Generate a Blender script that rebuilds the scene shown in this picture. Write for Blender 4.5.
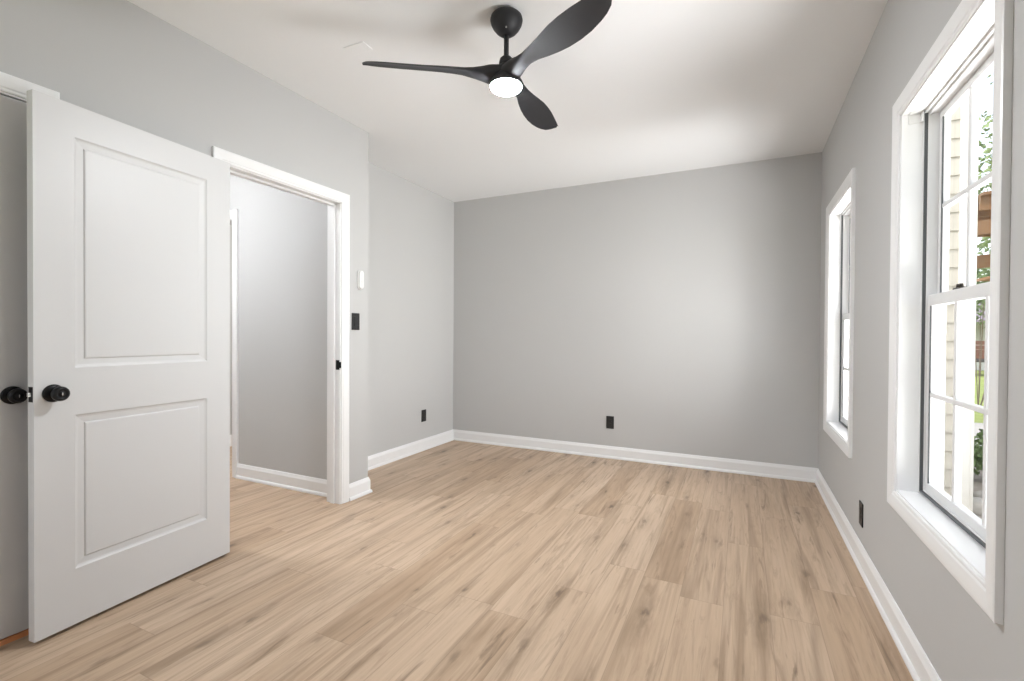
import bpy, bmesh, math, random
from mathutils import Vector, Matrix

S = bpy.context.scene
COL = S.collection
for o in list(bpy.data.objects):
    bpy.data.objects.remove(o, do_unlink=True)

# ------------------------------------------------------------------ camera
W, HPX = 1024, 681
F_PX = 477.94
YAW, PITCH, ROLL, CAM_H = 0.4481, 0.0101, 0.0062, 1.1579
cam_data = bpy.data.cameras.new('camera')
cam_data.sensor_fit = 'HORIZONTAL'
cam_data.sensor_width = 36.0
cam_data.lens = 36.0 * F_PX / W
cam_data.clip_start = 0.02
cam_data.clip_end = 300
cam = bpy.data.objects.new('camera', cam_data)
COL.objects.link(cam)
fwd = Vector((-math.sin(YAW) * math.cos(PITCH), math.cos(YAW) * math.cos(PITCH), -math.sin(PITCH)))
right = Vector((math.cos(YAW), math.sin(YAW), 0))
up = right.cross(fwd)
cr, sr = math.cos(ROLL), math.sin(ROLL)
r2 = right * cr + up * sr
u2 = up * cr - right * sr
m = Matrix((r2, u2, -fwd)).transposed().to_4x4()
m.translation = Vector((0, 0, CAM_H))
cam.matrix_world = m
S.camera = cam

# ------------------------------------------------------------------ exposure
S.view_settings.view_transform = 'Standard'
S.view_settings.look = 'None'
S.view_settings.gamma = 1.0
S.view_settings.use_curve_mapping = False
S.view_settings.exposure = 0.0

# ------------------------------------------------------------------ sky
world = bpy.data.worlds.new('sky')
S.world = world
world.use_nodes = True
nt = world.node_tree
nt.nodes.clear()
wo = nt.nodes.new('ShaderNodeOutputWorld')
bg = nt.nodes.new('ShaderNodeBackground')
sky = nt.nodes.new('ShaderNodeTexSky')
sky.sky_type = 'NISHITA'
sky.sun_disc = False
sky.sun_elevation = math.radians(48)
sky.sun_rotation = math.radians(250)
sky.air_density = 1.0
sky.dust_density = 2.5
hs = nt.nodes.new('ShaderNodeHueSaturation')
hs.inputs['Saturation'].default_value = 0.35
nt.links.new(sky.outputs[0], hs.inputs['Color'])
nt.links.new(hs.outputs[0], bg.inputs['Color'])
bg.inputs['Strength'].default_value = 0.5
nt.links.new(bg.outputs[0], wo.inputs[0])


def light(name, kind, loc, rot, energy, color=(1, 1, 1), size=None, size_y=None):
    d = bpy.data.lights.new(name, kind)
    d.energy = energy
    d.color = color
    if kind == 'AREA':
        d.shape = 'RECTANGLE'
        d.size = size
        d.size_y = size_y or size
    if kind == 'SUN':
        d.angle = math.radians(2)
    if kind == 'POINT':
        d.shadow_soft_size = size or 0.05
    o = bpy.data.objects.new(name, d)
    COL.objects.link(o)
    o.location = loc
    o.rotation_euler = rot
    return o


# sun over the house, running along the window wall: lights the yard, never the room
sun = light('sun', 'SUN', (0, 0, 20), (0, 0, 0), 1.2, (1.0, 0.95, 0.86))
sun.rotation_euler = Vector((0.06, 0.62, -0.78)).to_track_quat('-Z', 'Y').to_euler()
# unseen area lamps added outside the two side windows to brighten the room:
# low ones aimed up in place of ground bounce, and a level one


FILL_TINT = (0.985, 0.982, 0.985)


def window_fill(loc, aim, energy, size, size_y, spread, color=(1.0, 1.0, 1.0)):
    o = light('window_fill_light', 'AREA', loc, (0, 0, 0), energy, color, size, size_y)
    o.data.spread = math.radians(spread)
    o.rotation_euler = (Vector(aim) - Vector(loc)).to_track_quat('-Z', 'Y').to_euler()
    return o


window_fill((1.95, 2.1, 0.05), (-2.2, 2.3, 2.5), 152, 2.6, 1.6, 125, FILL_TINT)
window_fill((1.85, 3.6, 1.3), (-1.2, 3.6, 1.5), 102, 1.5, 1.5, 125, FILL_TINT)
window_fill((1.8, 3.6, 0.2), (-0.9, 3.8, 2.63), 2, 1.4, 1.2, 130, FILL_TINT)
light('next_room_fill', 'POINT', (-3.9, 4.4, 2.2), (0, 0, 0), 55, (1, 0.98, 0.95), 0.15)  # unseen light added to brighten the strip of room beyond the hall
# weak fill light added behind the camera, set in a hole made for it
light('rear_fill_light', 'AREA', (-1.9, -1.33, 1.5), (math.radians(90), 0, 0), 7, FILL_TINT, 1.0, 1.6)

# ------------------------------------------------------------------ room numbers
XR, XL1, XL2 = 0.5595, -2.4645, -2.882
YB, YS, H = 4.496, 2.697, 2.63
YREAR = -1.3
HALL_Y = 2.512          # hall wall, face towards the camera
XFAR = -4.76
BB = 0.114              # baseboard height


# ------------------------------------------------------------------ materials
def mat(name, color, rough=0.5, metallic=0.0, noise=None, bump=None, spec=0.5, emit=None, estr=0.0):
    mt = bpy.data.materials.new(name)
    mt.use_nodes = True
    n = mt.node_tree
    b = n.nodes['Principled BSDF']
    b.inputs['Base Color'].default_value = (*color, 1)
    b.inputs['Roughness'].default_value = rough
    b.inputs['Metallic'].default_value = metallic
    b.inputs['Specular IOR Level'].default_value = spec
    if emit:
        b.inputs['Emission Color'].default_value = (*emit, 1)
        b.inputs['Emission Strength'].default_value = estr
    tc = n.nodes.new('ShaderNodeTexCoord')
    if noise:
        sc, amt = noise
        t = n.nodes.new('ShaderNodeTexNoise')
        t.inputs['Scale'].default_value = sc
        t.inputs['Detail'].default_value = 4
        r = n.nodes.new('ShaderNodeMapRange')
        r.inputs['To Min'].default_value = 1 - amt
        r.inputs['To Max'].default_value = 1 + amt
        mx = n.nodes.new('ShaderNodeMix')
        mx.data_type = 'RGBA'
        mx.blend_type = 'MULTIPLY'
        mx.inputs[0].default_value = 1
        mx.inputs[6].default_value = (*color, 1)
        n.links.new(tc.outputs['Object'], t.inputs['Vector'])
        n.links.new(t.outputs['Fac'], r.inputs['Value'])
        n.links.new(r.outputs[0], mx.inputs[7])
        n.links.new(mx.outputs[2], b.inputs['Base Color'])
    if bump:
        sc, st = bump
        t = n.nodes.new('ShaderNodeTexNoise')
        t.inputs['Scale'].default_value = sc
        t.inputs['Detail'].default_value = 3
        bp = n.nodes.new('ShaderNodeBump')
        bp.inputs['Strength'].default_value = st
        bp.inputs['Distance'].default_value = 0.002
        n.links.new(tc.outputs['Object'], t.inputs['Vector'])
        n.links.new(t.outputs['Fac'], bp.inputs['Height'])
        n.links.new(bp.outputs[0], b.inputs['Normal'])
    return mt


M = {}
M['wall'] = mat('grey_wall_paint', (0.545, 0.543, 0.536), 0.65, bump=(260, 0.12), noise=(0.9, 0.015), spec=0.3)
M['ceil'] = mat('white_ceiling_paint', (0.855, 0.862, 0.868), 0.8, bump=(180, 0.15), spec=0.2)
M['trim'] = mat('white_trim_paint', (0.87, 0.87, 0.87), 0.35, noise=(3, 0.01))
M['door'] = mat('white_door_paint', (0.71, 0.71, 0.71), 0.4, noise=(2, 0.01), bump=(120, 0.04))
M['vinyl'] = mat('white_vinyl', (0.78, 0.78, 0.78), 0.35, noise=(5, 0.01))
M['gasket'] = mat('dark_gasket', (0.09, 0.095, 0.10), 0.6, noise=(20, 0.1))
M['black'] = mat('black_plastic', (0.012, 0.012, 0.013), 0.4, noise=(40, 0.1))
M['blackslot'] = mat('black_recess', (0.004, 0.004, 0.004), 0.7, noise=(40, 0.1))
M['fanblack'] = mat('matte_black_fan', (0.014, 0.014, 0.017), 0.55, noise=(30, 0.12))
M['knob'] = mat('black_knob_metal', (0.012, 0.012, 0.013), 0.3, metallic=0.6, noise=(60, 0.15))
M['steel'] = mat('brushed_steel', (0.55, 0.54, 0.52), 0.35, metallic=0.9, noise=(60, 0.1))
M['white_plastic'] = mat('white_plastic', (0.80, 0.80, 0.79), 0.35, noise=(20, 0.01))
M['lamp'] = mat('lamp_lens', (0.9, 0.9, 0.9), 0.3, emit=(0.93, 0.965, 1.0), estr=640.0)
M['orange'] = mat('orange_wood', (0.62, 0.24, 0.09), 0.4, noise=(25, 0.2))
M['bronze'] = mat('dark_bronze', (0.05, 0.04, 0.03), 0.45, noise=(30, 0.2))


def glass_mat():
    mt = bpy.data.materials.new('window_glass')
    mt.use_nodes = True
    n = mt.node_tree
    n.nodes.clear()
    out = n.nodes.new('ShaderNodeOutputMaterial')
    tr = n.nodes.new('ShaderNodeBsdfTransparent')
    tr.inputs[0].default_value = (0.965, 0.97, 0.968, 1)
    gl = n.nodes.new('ShaderNodeBsdfGlossy')
    gl.inputs['Roughness'].default_value = 0.02
    fr = n.nodes.new('ShaderNodeFresnel')
    fr.inputs[0].default_value = 1.45
    ml = n.nodes.new('ShaderNodeMath')
    ml.operation = 'MULTIPLY'
    ml.inputs[1].default_value = 0.06
    mx = n.nodes.new('ShaderNodeMixShader')
    n.links.new(fr.outputs[0], ml.inputs[0])
    n.links.new(ml.outputs[0], mx.inputs[0])
    n.links.new(tr.outputs[0], mx.inputs[1])
    n.links.new(gl.outputs[0], mx.inputs[2])
    n.links.new(mx.outputs[0], out.inputs[0])
    return mt


M['glass'] = glass_mat()


def floor_mat():
    mt = bpy.data.materials.new('oak_plank_floor')
    mt.use_nodes = True
    n = mt.node_tree
    b = n.nodes['Principled BSDF']
    L = n.links

    def math_(op, a, b_=None, c=None):
        q = n.nodes.new('ShaderNodeMath')
        q.operation = op
        for i, v in enumerate((a, b_, c)):
            if v is None:
                continue
            if isinstance(v, (int, float)):
                q.inputs[i].default_value = v
            else:
                L.new(v, q.inputs[i])
        return q.outputs[0]

    def comb(x, y, z):
        q = n.nodes.new('ShaderNodeCombineXYZ')
        for i, v in enumerate((x, y, z)):
            if isinstance(v, (int, float)):
                q.inputs[i].default_value = v
            else:
                L.new(v, q.inputs[i])
        return q.outputs[0]

    def ramp(fac, stops, interp='LINEAR'):
        q = n.nodes.new('ShaderNodeValToRGB')
        q.color_ramp.interpolation = interp
        el = q.color_ramp.elements
        while len(el) < len(stops):
            el.new(0.5)
        for e, (p, c) in zip(el, stops):
            e.position = p
            e.color = (*c, 1) if len(c) == 3 else c
        L.new(fac, q.inputs[0])
        return q.outputs[0]

    def mixc(fac, a, c, mode='MIX'):
        q = n.nodes.new('ShaderNodeMix')
        q.data_type = 'RGBA'
        q.blend_type = mode
        if isinstance(fac, (int, float)):
            q.inputs[0].default_value = fac
        else:
            L.new(fac, q.inputs[0])
        for i, v in ((6, a), (7, c)):
            if isinstance(v, tuple):
                q.inputs[i].default_value = (*v, 1)
            else:
                L.new(v, q.inputs[i])
        return q.outputs[2]

    def noise(vec, scale, detail=3, rough=0.55, dist=0.0):
        q = n.nodes.new('ShaderNodeTexNoise')
        q.inputs['Scale'].default_value = scale
        q.inputs['Detail'].default_value = detail
        q.inputs['Roughness'].default_value = rough
        q.inputs['Distortion'].default_value = dist
        L.new(vec, q.inputs['Vector'])
        return q.outputs['Fac']

    tc = n.nodes.new('ShaderNodeTexCoord')
    sp = n.nodes.new('ShaderNodeSeparateXYZ')
    L.new(tc.outputs['Object'], sp.inputs[0])
    x, y = sp.outputs[0], sp.outputs[1]
    PW, PL = 0.178, 1.22
    xs = math_('DIVIDE', math_('ADD', x, 0.06), PW)
    row = math_('FLOOR', xs)
    fx = math_('FRACT', xs)
    wn = n.nodes.new('ShaderNodeTexWhiteNoise')
    wn.noise_dimensions = '1D'
    L.new(row, wn.inputs['W'])
    ys = math_('ADD', math_('DIVIDE', y, PL), wn.outputs['Value'])
    pid = math_('FLOOR', ys)
    fy = math_('FRACT', ys)
    wn2 = n.nodes.new('ShaderNodeTexWhiteNoise')
    wn2.noise_dimensions = '2D'
    L.new(comb(row, pid, 0), wn2.inputs['Vector'])
    rnd = wn2.outputs['Value']
    rc = n.nodes.new('ShaderNodeSeparateColor')
    L.new(wn2.outputs['Color'], rc.inputs[0])
    ra, rb = rc.outputs[0], rc.outputs[1]
    off = math_('MULTIPLY', rnd, 37.0)
    # per-plank coordinates
    gv = comb(math_('ADD', math_('MULTIPLY', x, 9.0), off), math_('ADD', math_('MULTIPLY', y, 0.9), math_('MULTIPLY', ra, 21.0)), off)
    gfine = comb(math_('ADD', math_('MULTIPLY', x, 85.0), off), math_('ADD', math_('MULTIPLY', y, 3.0), off), off)
    band = noise(comb(math_('ADD', math_('MULTIPLY', x, 17.0), off), math_('ADD', math_('MULTIPLY', y, 0.55), math_('MULTIPLY', rb, 19.0)), off), 1.0, 4, 0.55, 0.7)
    broad = noise(gv, 1.0, 4, 0.6, 0.9)
    streak = noise(gv, 1.9, 5, 0.62, 1.8)
    fine = noise(gfine, 1.0, 4, 0.6)
    base = ramp(rnd, [(0.0, (0.50, 0.380, 0.280)), (0.18, (0.600, 0.478, 0.368)), (0.55, (0.655, 0.535, 0.425)), (0.85, (0.710, 0.590, 0.480)), (1.0, (0.57, 0.445, 0.335))])
    c = mixc(0.42, base, ramp(broad, [(0.28, (0.43, 0.31, 0.215)), (0.5, (0.61, 0.475, 0.355)), (0.75, (0.74, 0.61, 0.49))]))
    c = mixc(math_('MULTIPLY', ramp(band, [(0.50, (0, 0, 0)), (0.68, (1, 1, 1))]), 0.62), c, (0.33, 0.243, 0.170))
    # brown grain bands
    c = mixc(math_('MULTIPLY', ramp(streak, [(0.52, (0, 0, 0)), (0.74, (1, 1, 1))]), 0.58), c, (0.30, 0.218, 0.148))
    cath = noise(comb(math_('ADD', math_('MULTIPLY', x, 34.0), off), math_('ADD', math_('MULTIPLY', y, 1.3), math_('MULTIPLY', ra, 17.0)), off), 1.0, 4, 0.6, 1.2)
    c = mixc(math_('MULTIPLY', ramp(cath, [(0.56, (0, 0, 0)), (0.72, (1, 1, 1))]), 0.26), c, (0.32, 0.22, 0.15))
    c = mixc(0.6, c, ramp(fine, [(0.25, (0.82, 0.81, 0.80)), (0.55, (1, 1, 1)), (0.8, (1.05, 1.05, 1.05))]), 'MULTIPLY')
    # knots: a small core inside a smudge drawn out along the grain
    KX, KY = 4.6, 1.75
    vo = n.nodes.new('ShaderNodeTexVoronoi')
    vo.voronoi_dimensions = '2D'
    vo.inputs['Scale'].default_value = 1.0
    vo.inputs['Randomness'].default_value = 1.0
    wob = noise(comb(math_('MULTIPLY', x, 46.0), math_('MULTIPLY', y, 17.0), 0.0), 1.0, 4, 0.6)
    wob2 = noise(comb(math_('MULTIPLY', x, 60.0), math_('MULTIPLY', y, 9.0), 5.0), 1.0, 4, 0.6)
    kvx = math_('MULTIPLY', x, KX)
    kvy = math_('MULTIPLY', y, KY)
    L.new(comb(kvx, kvy, 0), vo.inputs['Vector'])
    kc = n.nodes.new('ShaderNodeSeparateColor')
    L.new(vo.outputs['Color'], kc.inputs[0])
    kp = n.nodes.new('ShaderNodeSeparateXYZ')
    L.new(vo.outputs['Position'], kp.inputs[0])
    ddx = math_('ADD', math_('DIVIDE', math_('SUBTRACT', kvx, kp.outputs[0]), KX), math_('MULTIPLY', math_('SUBTRACT', wob, 0.5), 0.030))
    ddy = math_('ADD', math_('DIVIDE', math_('SUBTRACT', kvy, kp.outputs[1]), KY), math_('MULTIPLY', math_('SUBTRACT', wob2, 0.5), 0.10))
    ksz = math_('ADD', 0.55, math_('MULTIPLY', kc.outputs[1], 0.75))

    def ell(ax, ay):
        p = math_('DIVIDE', ddx, math_('MULTIPLY', ksz, ax))
        q = math_('DIVIDE', ddy, math_('MULTIPLY', ksz, ay))
        return math_('SQRT', math_('ADD', math_('MULTIPLY', p, p), math_('MULTIPLY', q, q)))
    kon = math_('MULTIPLY', math_('GREATER_THAN', kc.outputs[0], 0.34), math_('ADD', 0.35, math_('MULTIPLY', kc.outputs[2], 0.65)))
    halo = math_('MULTIPLY', ramp(ell(0.050, 0.27), [(0.1, (1, 1, 1)), (1.0, (0, 0, 0))]), kon)
    core = math_('MULTIPLY', ramp(ell(0.019, 0.042), [(0.35, (1, 1, 1)), (1.0, (0, 0, 0))]), kon)
    c = mixc(math_('MULTIPLY', math_('MULTIPLY', halo, ramp(wob2, [(0.35, (0.25, 0.25, 0.25)), (0.65, (1, 1, 1))])), 0.85), c, (0.24, 0.18, 0.128))
    c = mixc(math_('MULTIPLY', core, 0.60), c, (0.105, 0.075, 0.058))
    # dark mineral streaks along the grain
    mv = comb(math_('ADD', math_('MULTIPLY', x, 24.0), off), math_('ADD', math_('MULTIPLY', y, 2.4), math_('MULTIPLY', rb, 31.0)), off)
    ms = noise(mv, 1.0, 4, 0.6, 0.8)
    c = mixc(math_('MULTIPLY', ramp(ms, [(0.61, (0, 0, 0)), (0.75, (1, 1, 1))]), 0.72), c, (0.215, 0.155, 0.11))
    # joints
    ex = math_('MULTIPLY', math_('MINIMUM', fx, math_('SUBTRACT', 1.0, fx)), PW)
    ey = math_('MULTIPLY', math_('MINIMUM', fy, math_('SUBTRACT', 1.0, fy)), PL)
    e = math_('MINIMUM', ex, ey)
    j = math_('SUBTRACT', 1.0, math_('SMOOTH_MIN', math_('DIVIDE', e, 0.0022), 1.0, 0.1))
    j = math_('MAXIMUM', j, 0.0)
    c = mixc(math_('MULTIPLY', j, 0.42), c, (0.20, 0.14, 0.10))
    c = mixc(1.0, c, (0.875, 0.805, 0.73), 'MULTIPLY')
    L.new(c, b.inputs['Base Color'])
    b.inputs['Roughness'].default_value = 0.42
    b.inputs['Specular IOR Level'].default_value = 0.35
    bp = n.nodes.new('ShaderNodeBump')
    bp.inputs['Strength'].default_value = 0.25
    bp.inputs['Distance'].default_value = 0.001
    L.new(math_('SUBTRACT', math_('MULTIPLY', fine, 0.4), math_('MULTIPLY', j, 1.0)), bp.inputs['Height'])
    L.new(bp.outputs[0], b.inputs['Normal'])
    return mt


M['floor'] = floor_mat()


# ------------------------------------------------------------------ mesh helpers
class MB:
    def __init__(self):
        self.bm = bmesh.new()

    def box(self, x0, x1, y0, y1, z0, z1, bev=0.0, seg=2):
        vs = [self.bm.verts.new((x, y, z)) for x in (x0, x1) for y in (y0, y1) for z in (z0, z1)]
        idx = [(0, 1, 3, 2), (4, 6, 7, 5), (0, 4, 5, 1), (2, 3, 7, 6), (0, 2, 6, 4), (1, 5, 7, 3)]
        fs = [self.bm.faces.new([vs[i] for i in f]) for f in idx]
        bmesh.ops.recalc_face_normals(self.bm, faces=fs)
        if bev:
            es = list({e for f in fs for e in f.edges})
            bmesh.ops.bevel(self.bm, geom=es, offset=bev, segments=seg, affect='EDGES', profile=0.5)
        return self

    def lathe(self, prof, seg=32, mtx=None):
        """prof: list of (r, z) bottom to top, spun about local Z"""
        rings = []
        for r, z in prof:
            ring = []
            if r < 1e-6:
                v = self.bm.verts.new((0, 0, z))
                ring = [v]
            else:
                for i in range(seg):
                    a = 2 * math.pi * i / seg
                    ring.append(self.bm.verts.new((r * math.cos(a), r * math.sin(a), z)))
            rings.append(ring)
        allv = [v for r in rings for v in r]
        fs = []
        for a, b in zip(rings, rings[1:]):
            for i in range(seg):
                j = (i + 1) % seg
                q = []
                if len(a) == 1 and len(b) == 1:
                    continue
                if len(a) == 1:
                    q = [a[0], b[j], b[i]]
                elif len(b) == 1:
                    q = [a[i], a[j], b[0]]
                else:
                    q = [a[i], a[j], b[j], b[i]]
                fs.append(self.bm.faces.new(q))
        for ring in (rings[0], rings[-1]):
            if len(ring) > 1:
                fs.append(self.bm.faces.new(ring))
        bmesh.ops.recalc_face_normals(self.bm, faces=fs)
        for f in fs:
            f.smooth = True
        if mtx:
            bmesh.ops.transform(self.bm, matrix=mtx, verts=allv)
        return self

    def prism(self, pts, axis, a0, a1):
        """closed 2D polygon extruded along an axis; pts in the other two axes (cyclic order)"""
        def mk(p, a):
            u, v = p
            return {'x': (a, u, v), 'y': (u, a, v), 'z': (u, v, a)}[axis]
        A = [self.bm.verts.new(mk(p, a0)) for p in pts]
        B = [self.bm.verts.new(mk(p, a1)) for p in pts]
        fs = [self.bm.faces.new(A), self.bm.faces.new(B[::-1])]
        for i in range(len(pts)):
            j = (i + 1) % len(pts)
            fs.append(self.bm.faces.new([A[i], B[i], B[j], A[j]]))
        bmesh.ops.recalc_face_normals(self.bm, faces=fs)
        return self

    def loft(self, rings, close=False, caps=True):
        R = [[self.bm.verts.new(p) for p in r] for r in rings]
        fs = []
        n = len(R[0])
        rr = list(zip(R, R[1:]))
        if close:
            rr.append((R[-1], R[0]))
        for a, b in rr:
            for i in range(n):
                j = (i + 1) % n
                fs.append(self.bm.faces.new([a[i], a[j], b[j], b[i]]))
        if caps and not close:
            fs.append(self.bm.faces.new(R[0][::-1]))
            fs.append(self.bm.faces.new(R[-1]))
        bmesh.ops.recalc_face_normals(self.bm, faces=fs)
        return fs

    def build(self, name, material, parent=None, smooth=False, angle=None):
        me = bpy.data.meshes.new(name)
        if smooth:
            for f in self.bm.faces:
                f.smooth = True
        self.bm.normal_update()
        self.bm.to_mesh(me)
        self.bm.free()
        if angle is not None:
            me.polygons.foreach_set('use_smooth', [True] * len(me.polygons))
            try:
                me.set_sharp_from_angle(angle=math.radians(angle))
            except Exception:
                pass
        me.materials.append(material if not isinstance(material, str) else M[material])
        o = bpy.data.objects.new(name, me)
        COL.objects.link(o)
        if parent:
            o.parent = parent
        return o


def tag(o, label, cat, group=None, kind=None):
    o['label'] = label
    o['category'] = cat
    if group:
        o['group'] = group
    if kind:
        o['kind'] = kind
    return o


def thing(name, label, cat, loc=(0, 0, 0), rotz=0.0, group=None, kind=None):
    o = bpy.data.objects.new(name, None)
    o.empty_display_size = 0.1
    COL.objects.link(o)
    o.location = loc
    o.rotation_euler = (0, 0, rotz)
    return tag(o, label, cat, group, kind)


def copy_tree(src, parent=None):
    c = src.copy()
    COL.objects.link(c)
    if parent:
        c.parent = parent
    for ch in list(src.children):
        copy_tree(ch, c)
    return c


def struct(o, label, cat):
    return tag(o, label, cat, kind='structure')


def wall_panel(mb, axis, a0, a1, c0, c1, z0, z1, holes):
    """solid wall slab; axis = direction it runs along ('x' or 'y'); holes = (s0, s1, zlo, zhi)"""
    def bx(s0, s1, zl, zh):
        if s1 - s0 < 1e-5 or zh - zl < 1e-5:
            return
        if axis == 'y':
            mb.box(c0, c1, s0, s1, zl, zh)
        else:
            mb.box(s0, s1, c0, c1, zl, zh)
    cur = a0
    for s0, s1, zl, zh in sorted(holes):
        bx(cur, s0, z0, z1)
        bx(s0, s1, z0, zl)
        bx(s0, s1, zh, z1)
        cur = s1
    bx(cur, a1, z0, z1)


# ------------------------------------------------------------------ openings
# side windows in the right wall (inner opening of the casing)
WZ0, WZ1 = 0.553, 2.034
WIN1 = (1.571, 2.360)
WIN2 = (3.275, 4.060)
# doorway to the hall and closet doorway in the left wall
D1 = (1.616, 2.430)
D1Z = 2.055
D2 = (0.05, 0.872)
D2Z = 2.045
HDZ = 2.090
CAS = 0.066
RW_IN, RW_OUT = XR, XR + 0.134     # thickness of the outer wall

# ------------------------------------------------------------------ structure
mb = MB(); mb.box(-7.0, RW_OUT, YREAR - 0.2, 6.2, -0.12, 0.0)
struct(mb.build('floor', 'floor'), 'light tan knotty oak plank floor running towards the back wall', 'floor')
mb = MB(); mb.box(-7.0, RW_OUT, YREAR - 0.2, YB + 0.16, H, H + 0.25)
mb.box(-7.0, XL2, YB + 0.16, 6.2, H, H + 0.25)
struct(mb.build('ceiling', 'ceil'), 'flat white painted ceiling over the whole room', 'ceiling')

mb = MB()
wall_panel(mb, 'y', YREAR, YB + 0.16, RW_IN, RW_OUT, 0, H, [(*WIN1, WZ0, WZ1), (*WIN2, WZ0, WZ1)])
struct(mb.build('wall_right', 'wall'), 'light grey painted wall on the right with two white windows', 'wall')
mb = MB(); mb.box(XL2 - 0.12, RW_IN, YB, YB + 0.16, 0, H)
struct(mb.build('wall_back', 'wall'), 'plain grey painted back wall with one black outlet', 'wall')
mb = MB()
wall_panel(mb, 'y', YREAR, YS, XL1 - 0.116, XL1, 0, H, [(*D2, 0, D2Z), (*D1, 0, D1Z)])
mb.box(XL2 - 0.12, XL1 - 0.116, HALL_Y, YS, 0, H)
struct(mb.build('wall_left', 'wall'), 'grey painted left wall holding both doorways, ending in an outside corner', 'wall')
mb = MB(); mb.box(XL2 - 0.12, XL2, YS, YB, 0, H)
struct(mb.build('wall_left_recess', 'wall'), 'grey painted set-back piece of left wall beside the back corner', 'wall')
mb = MB()
wall_panel(mb, 'x', XL1 - 0.116, RW_OUT, YREAR - 0.15, YREAR, 0, H, [(-2.4, -1.4, 0.7, 2.3)])  # unseen hole added to hold the rear fill light
struct(mb.build('wall_rear', 'wall'), 'grey painted wall behind the camera with an opening added for the fill light', 'wall')

# hall beyond the doorway
HD = (-4.52, -3.715)
mb = MB()
wall_panel(mb, 'x', XFAR, XL2 - 0.12, HALL_Y, HALL_Y + 0.116, 0, H, [(*HD, 0, HDZ)])
struct(mb.build('wall_hall', 'wall'), 'grey painted hall wall seen through the open doorway', 'wall')
mb = MB(); mb.box(XFAR - 0.1, XFAR, 1.1, 6.2, 0, H)
struct(mb.build('wall_hall_left', 'wall'), 'grey wall at the far left end of the hall', 'wall')
mb = MB(); mb.box(XFAR, XL1 - 0.116, 1.1, 1.2, 0, H)
struct(mb.build('wall_hall_front', 'wall'), 'grey hall wall on the near side, next to the closet', 'wall')
mb = MB(); mb.box(XFAR, XL2 - 0.12, 6.1, 6.2, 0, H)
mb.box(XL2 - 0.12, XL2 - 0.02, YB + 0.16, 6.2, 0, H)
struct(mb.build('wall_far_room', 'wall'), 'grey wall of the next room beyond the hall', 'wall')
mb = MB(); mb.box(-3.4, -3.3, YREAR, 1.1, 0, H)
mb.box(-3.4, XL1 - 0.116, YREAR - 0.1, YREAR, 0, H)
struct(mb.build('wall_closet', 'wall'), 'grey inside wall of the closet behind the closed door', 'wall')

# ------------------------------------------------------------------ baseboards
# profile: (distance out of the wall, height)
BPROF = [(0, 0), (0.024, 0), (0.024, 0.010), (0.019, 0.020), (0.0135, 0.022), (0.0135, 0.088), (0.009, 0.100), (0.006, 0.110), (0.004, BB), (0, BB)]


def baseboard(name, path, label):
    """path: polyline of floor points; the room is on the left-hand side of the walk"""
    P = [Vector((p[0], p[1])) for p in path]
    dirs = [(b - a).normalized() for a, b in zip(P, P[1:])]
    nrm = [Vector((-d.y, d.x)) for d in dirs]
    rings = []
    for i, p in enumerate(P):
        if i == 0:
            off = nrm[0]
        elif i == len(P) - 1:
            off = nrm[-1]
        else:
            a, b = nrm[i - 1], nrm[i]
            off = (a + b) / (1 + a.dot(b))
        rings.append([(p.x + off.x * t, p.y + off.y * t, z) for t, z in BPROF])
    mb = MB()
    mb.loft(rings)
    return struct(mb.build(name, 'trim'), label, 'baseboard')


E2 = 0.0015
baseboard('baseboard_right', [(XR, YREAR), (XR, YB - 0.0)], 'white baseboard along the foot of the window wall')
baseboard('baseboard_back', [(XR - 0.0, YB), (XL2, YB)], 'white baseboard along the foot of the back wall')
baseboard('baseboard_left_recess', [(XL2, YB), (XL2, YS)], 'white baseboard along the set-back left wall')
baseboard('baseboard_left', [(XL2, YS), (XL1, YS), (XL1, D1[1] + CAS + 0.004)], 'short white baseboard wrapping the outside corner beside the doorway')
baseboard('baseboard_left_middle', [(XL1, D1[0] - CAS), (XL1, D2[1] + CAS)], 'white baseboard behind the open door')
baseboard('baseboard_hall', [(XL1 - 0.116, HALL_Y), (HD[1] + CAS, HALL_Y)], 'white baseboard along the hall wall seen through the doorway')
baseboard('baseboard_hall_left', [(XFAR, 6.1), (XFAR, HALL_Y + 0.116)], 'white baseboard in the next room beyond the hall')


# ------------------------------------------------------------------ casings
# profile across the casing width: (u = distance from the opening edge, t = thickness)
CPROF = [(0.0, 0.0), (0.0, 0.009), (0.004, 0.0115), (0.012, 0.0115), (0.017, 0.0145), (0.040, 0.0175), (0.052, 0.0185), (0.061, 0.0185), (CAS, 0.016), (CAS, 0.0)]


def casing_pts(s, z, du, t, plane, base, sign):
    if plane == 'x':
        return (base + sign * t, s, z)
    return (s, base + sign * t, z)


def door_casing_mb(mb, plane, base, sign, s0, s1, ztop, zb=0.0):
    rings = []
    for (s, z, ds, dz) in ((s0, zb, -1, 0), (s0, ztop, -1, 1), (s1, ztop, 1, 1), (s1, zb, 1, 0)):
        rings.append([casing_pts(s + ds * u, z + dz * u, u, t, plane, base, sign) for u, t in CPROF])
    mb.loft(rings)


def window_casing_mb(mb, plane, base, sign, s0, s1, z0, z1):
    rings = []
    for (s, z, ds, dz) in ((s0, z0, -1, -1), (s0, z1, -1, 1), (s1, z1, 1, 1), (s1, z0, 1, -1)):
        rings.append([casing_pts(s + ds * u, z + dz * u, u, t, plane, base, sign) for u, t in CPROF])
    mb.loft(rings, close=True)


# hall doorway: casing, jambs, stops
fr = thing('trim_1', 'white door frame around the open doorway to the hall', 'door frame', (XL1, (D1[0] + D1[1]) / 2, 0), kind='structure')


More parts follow.
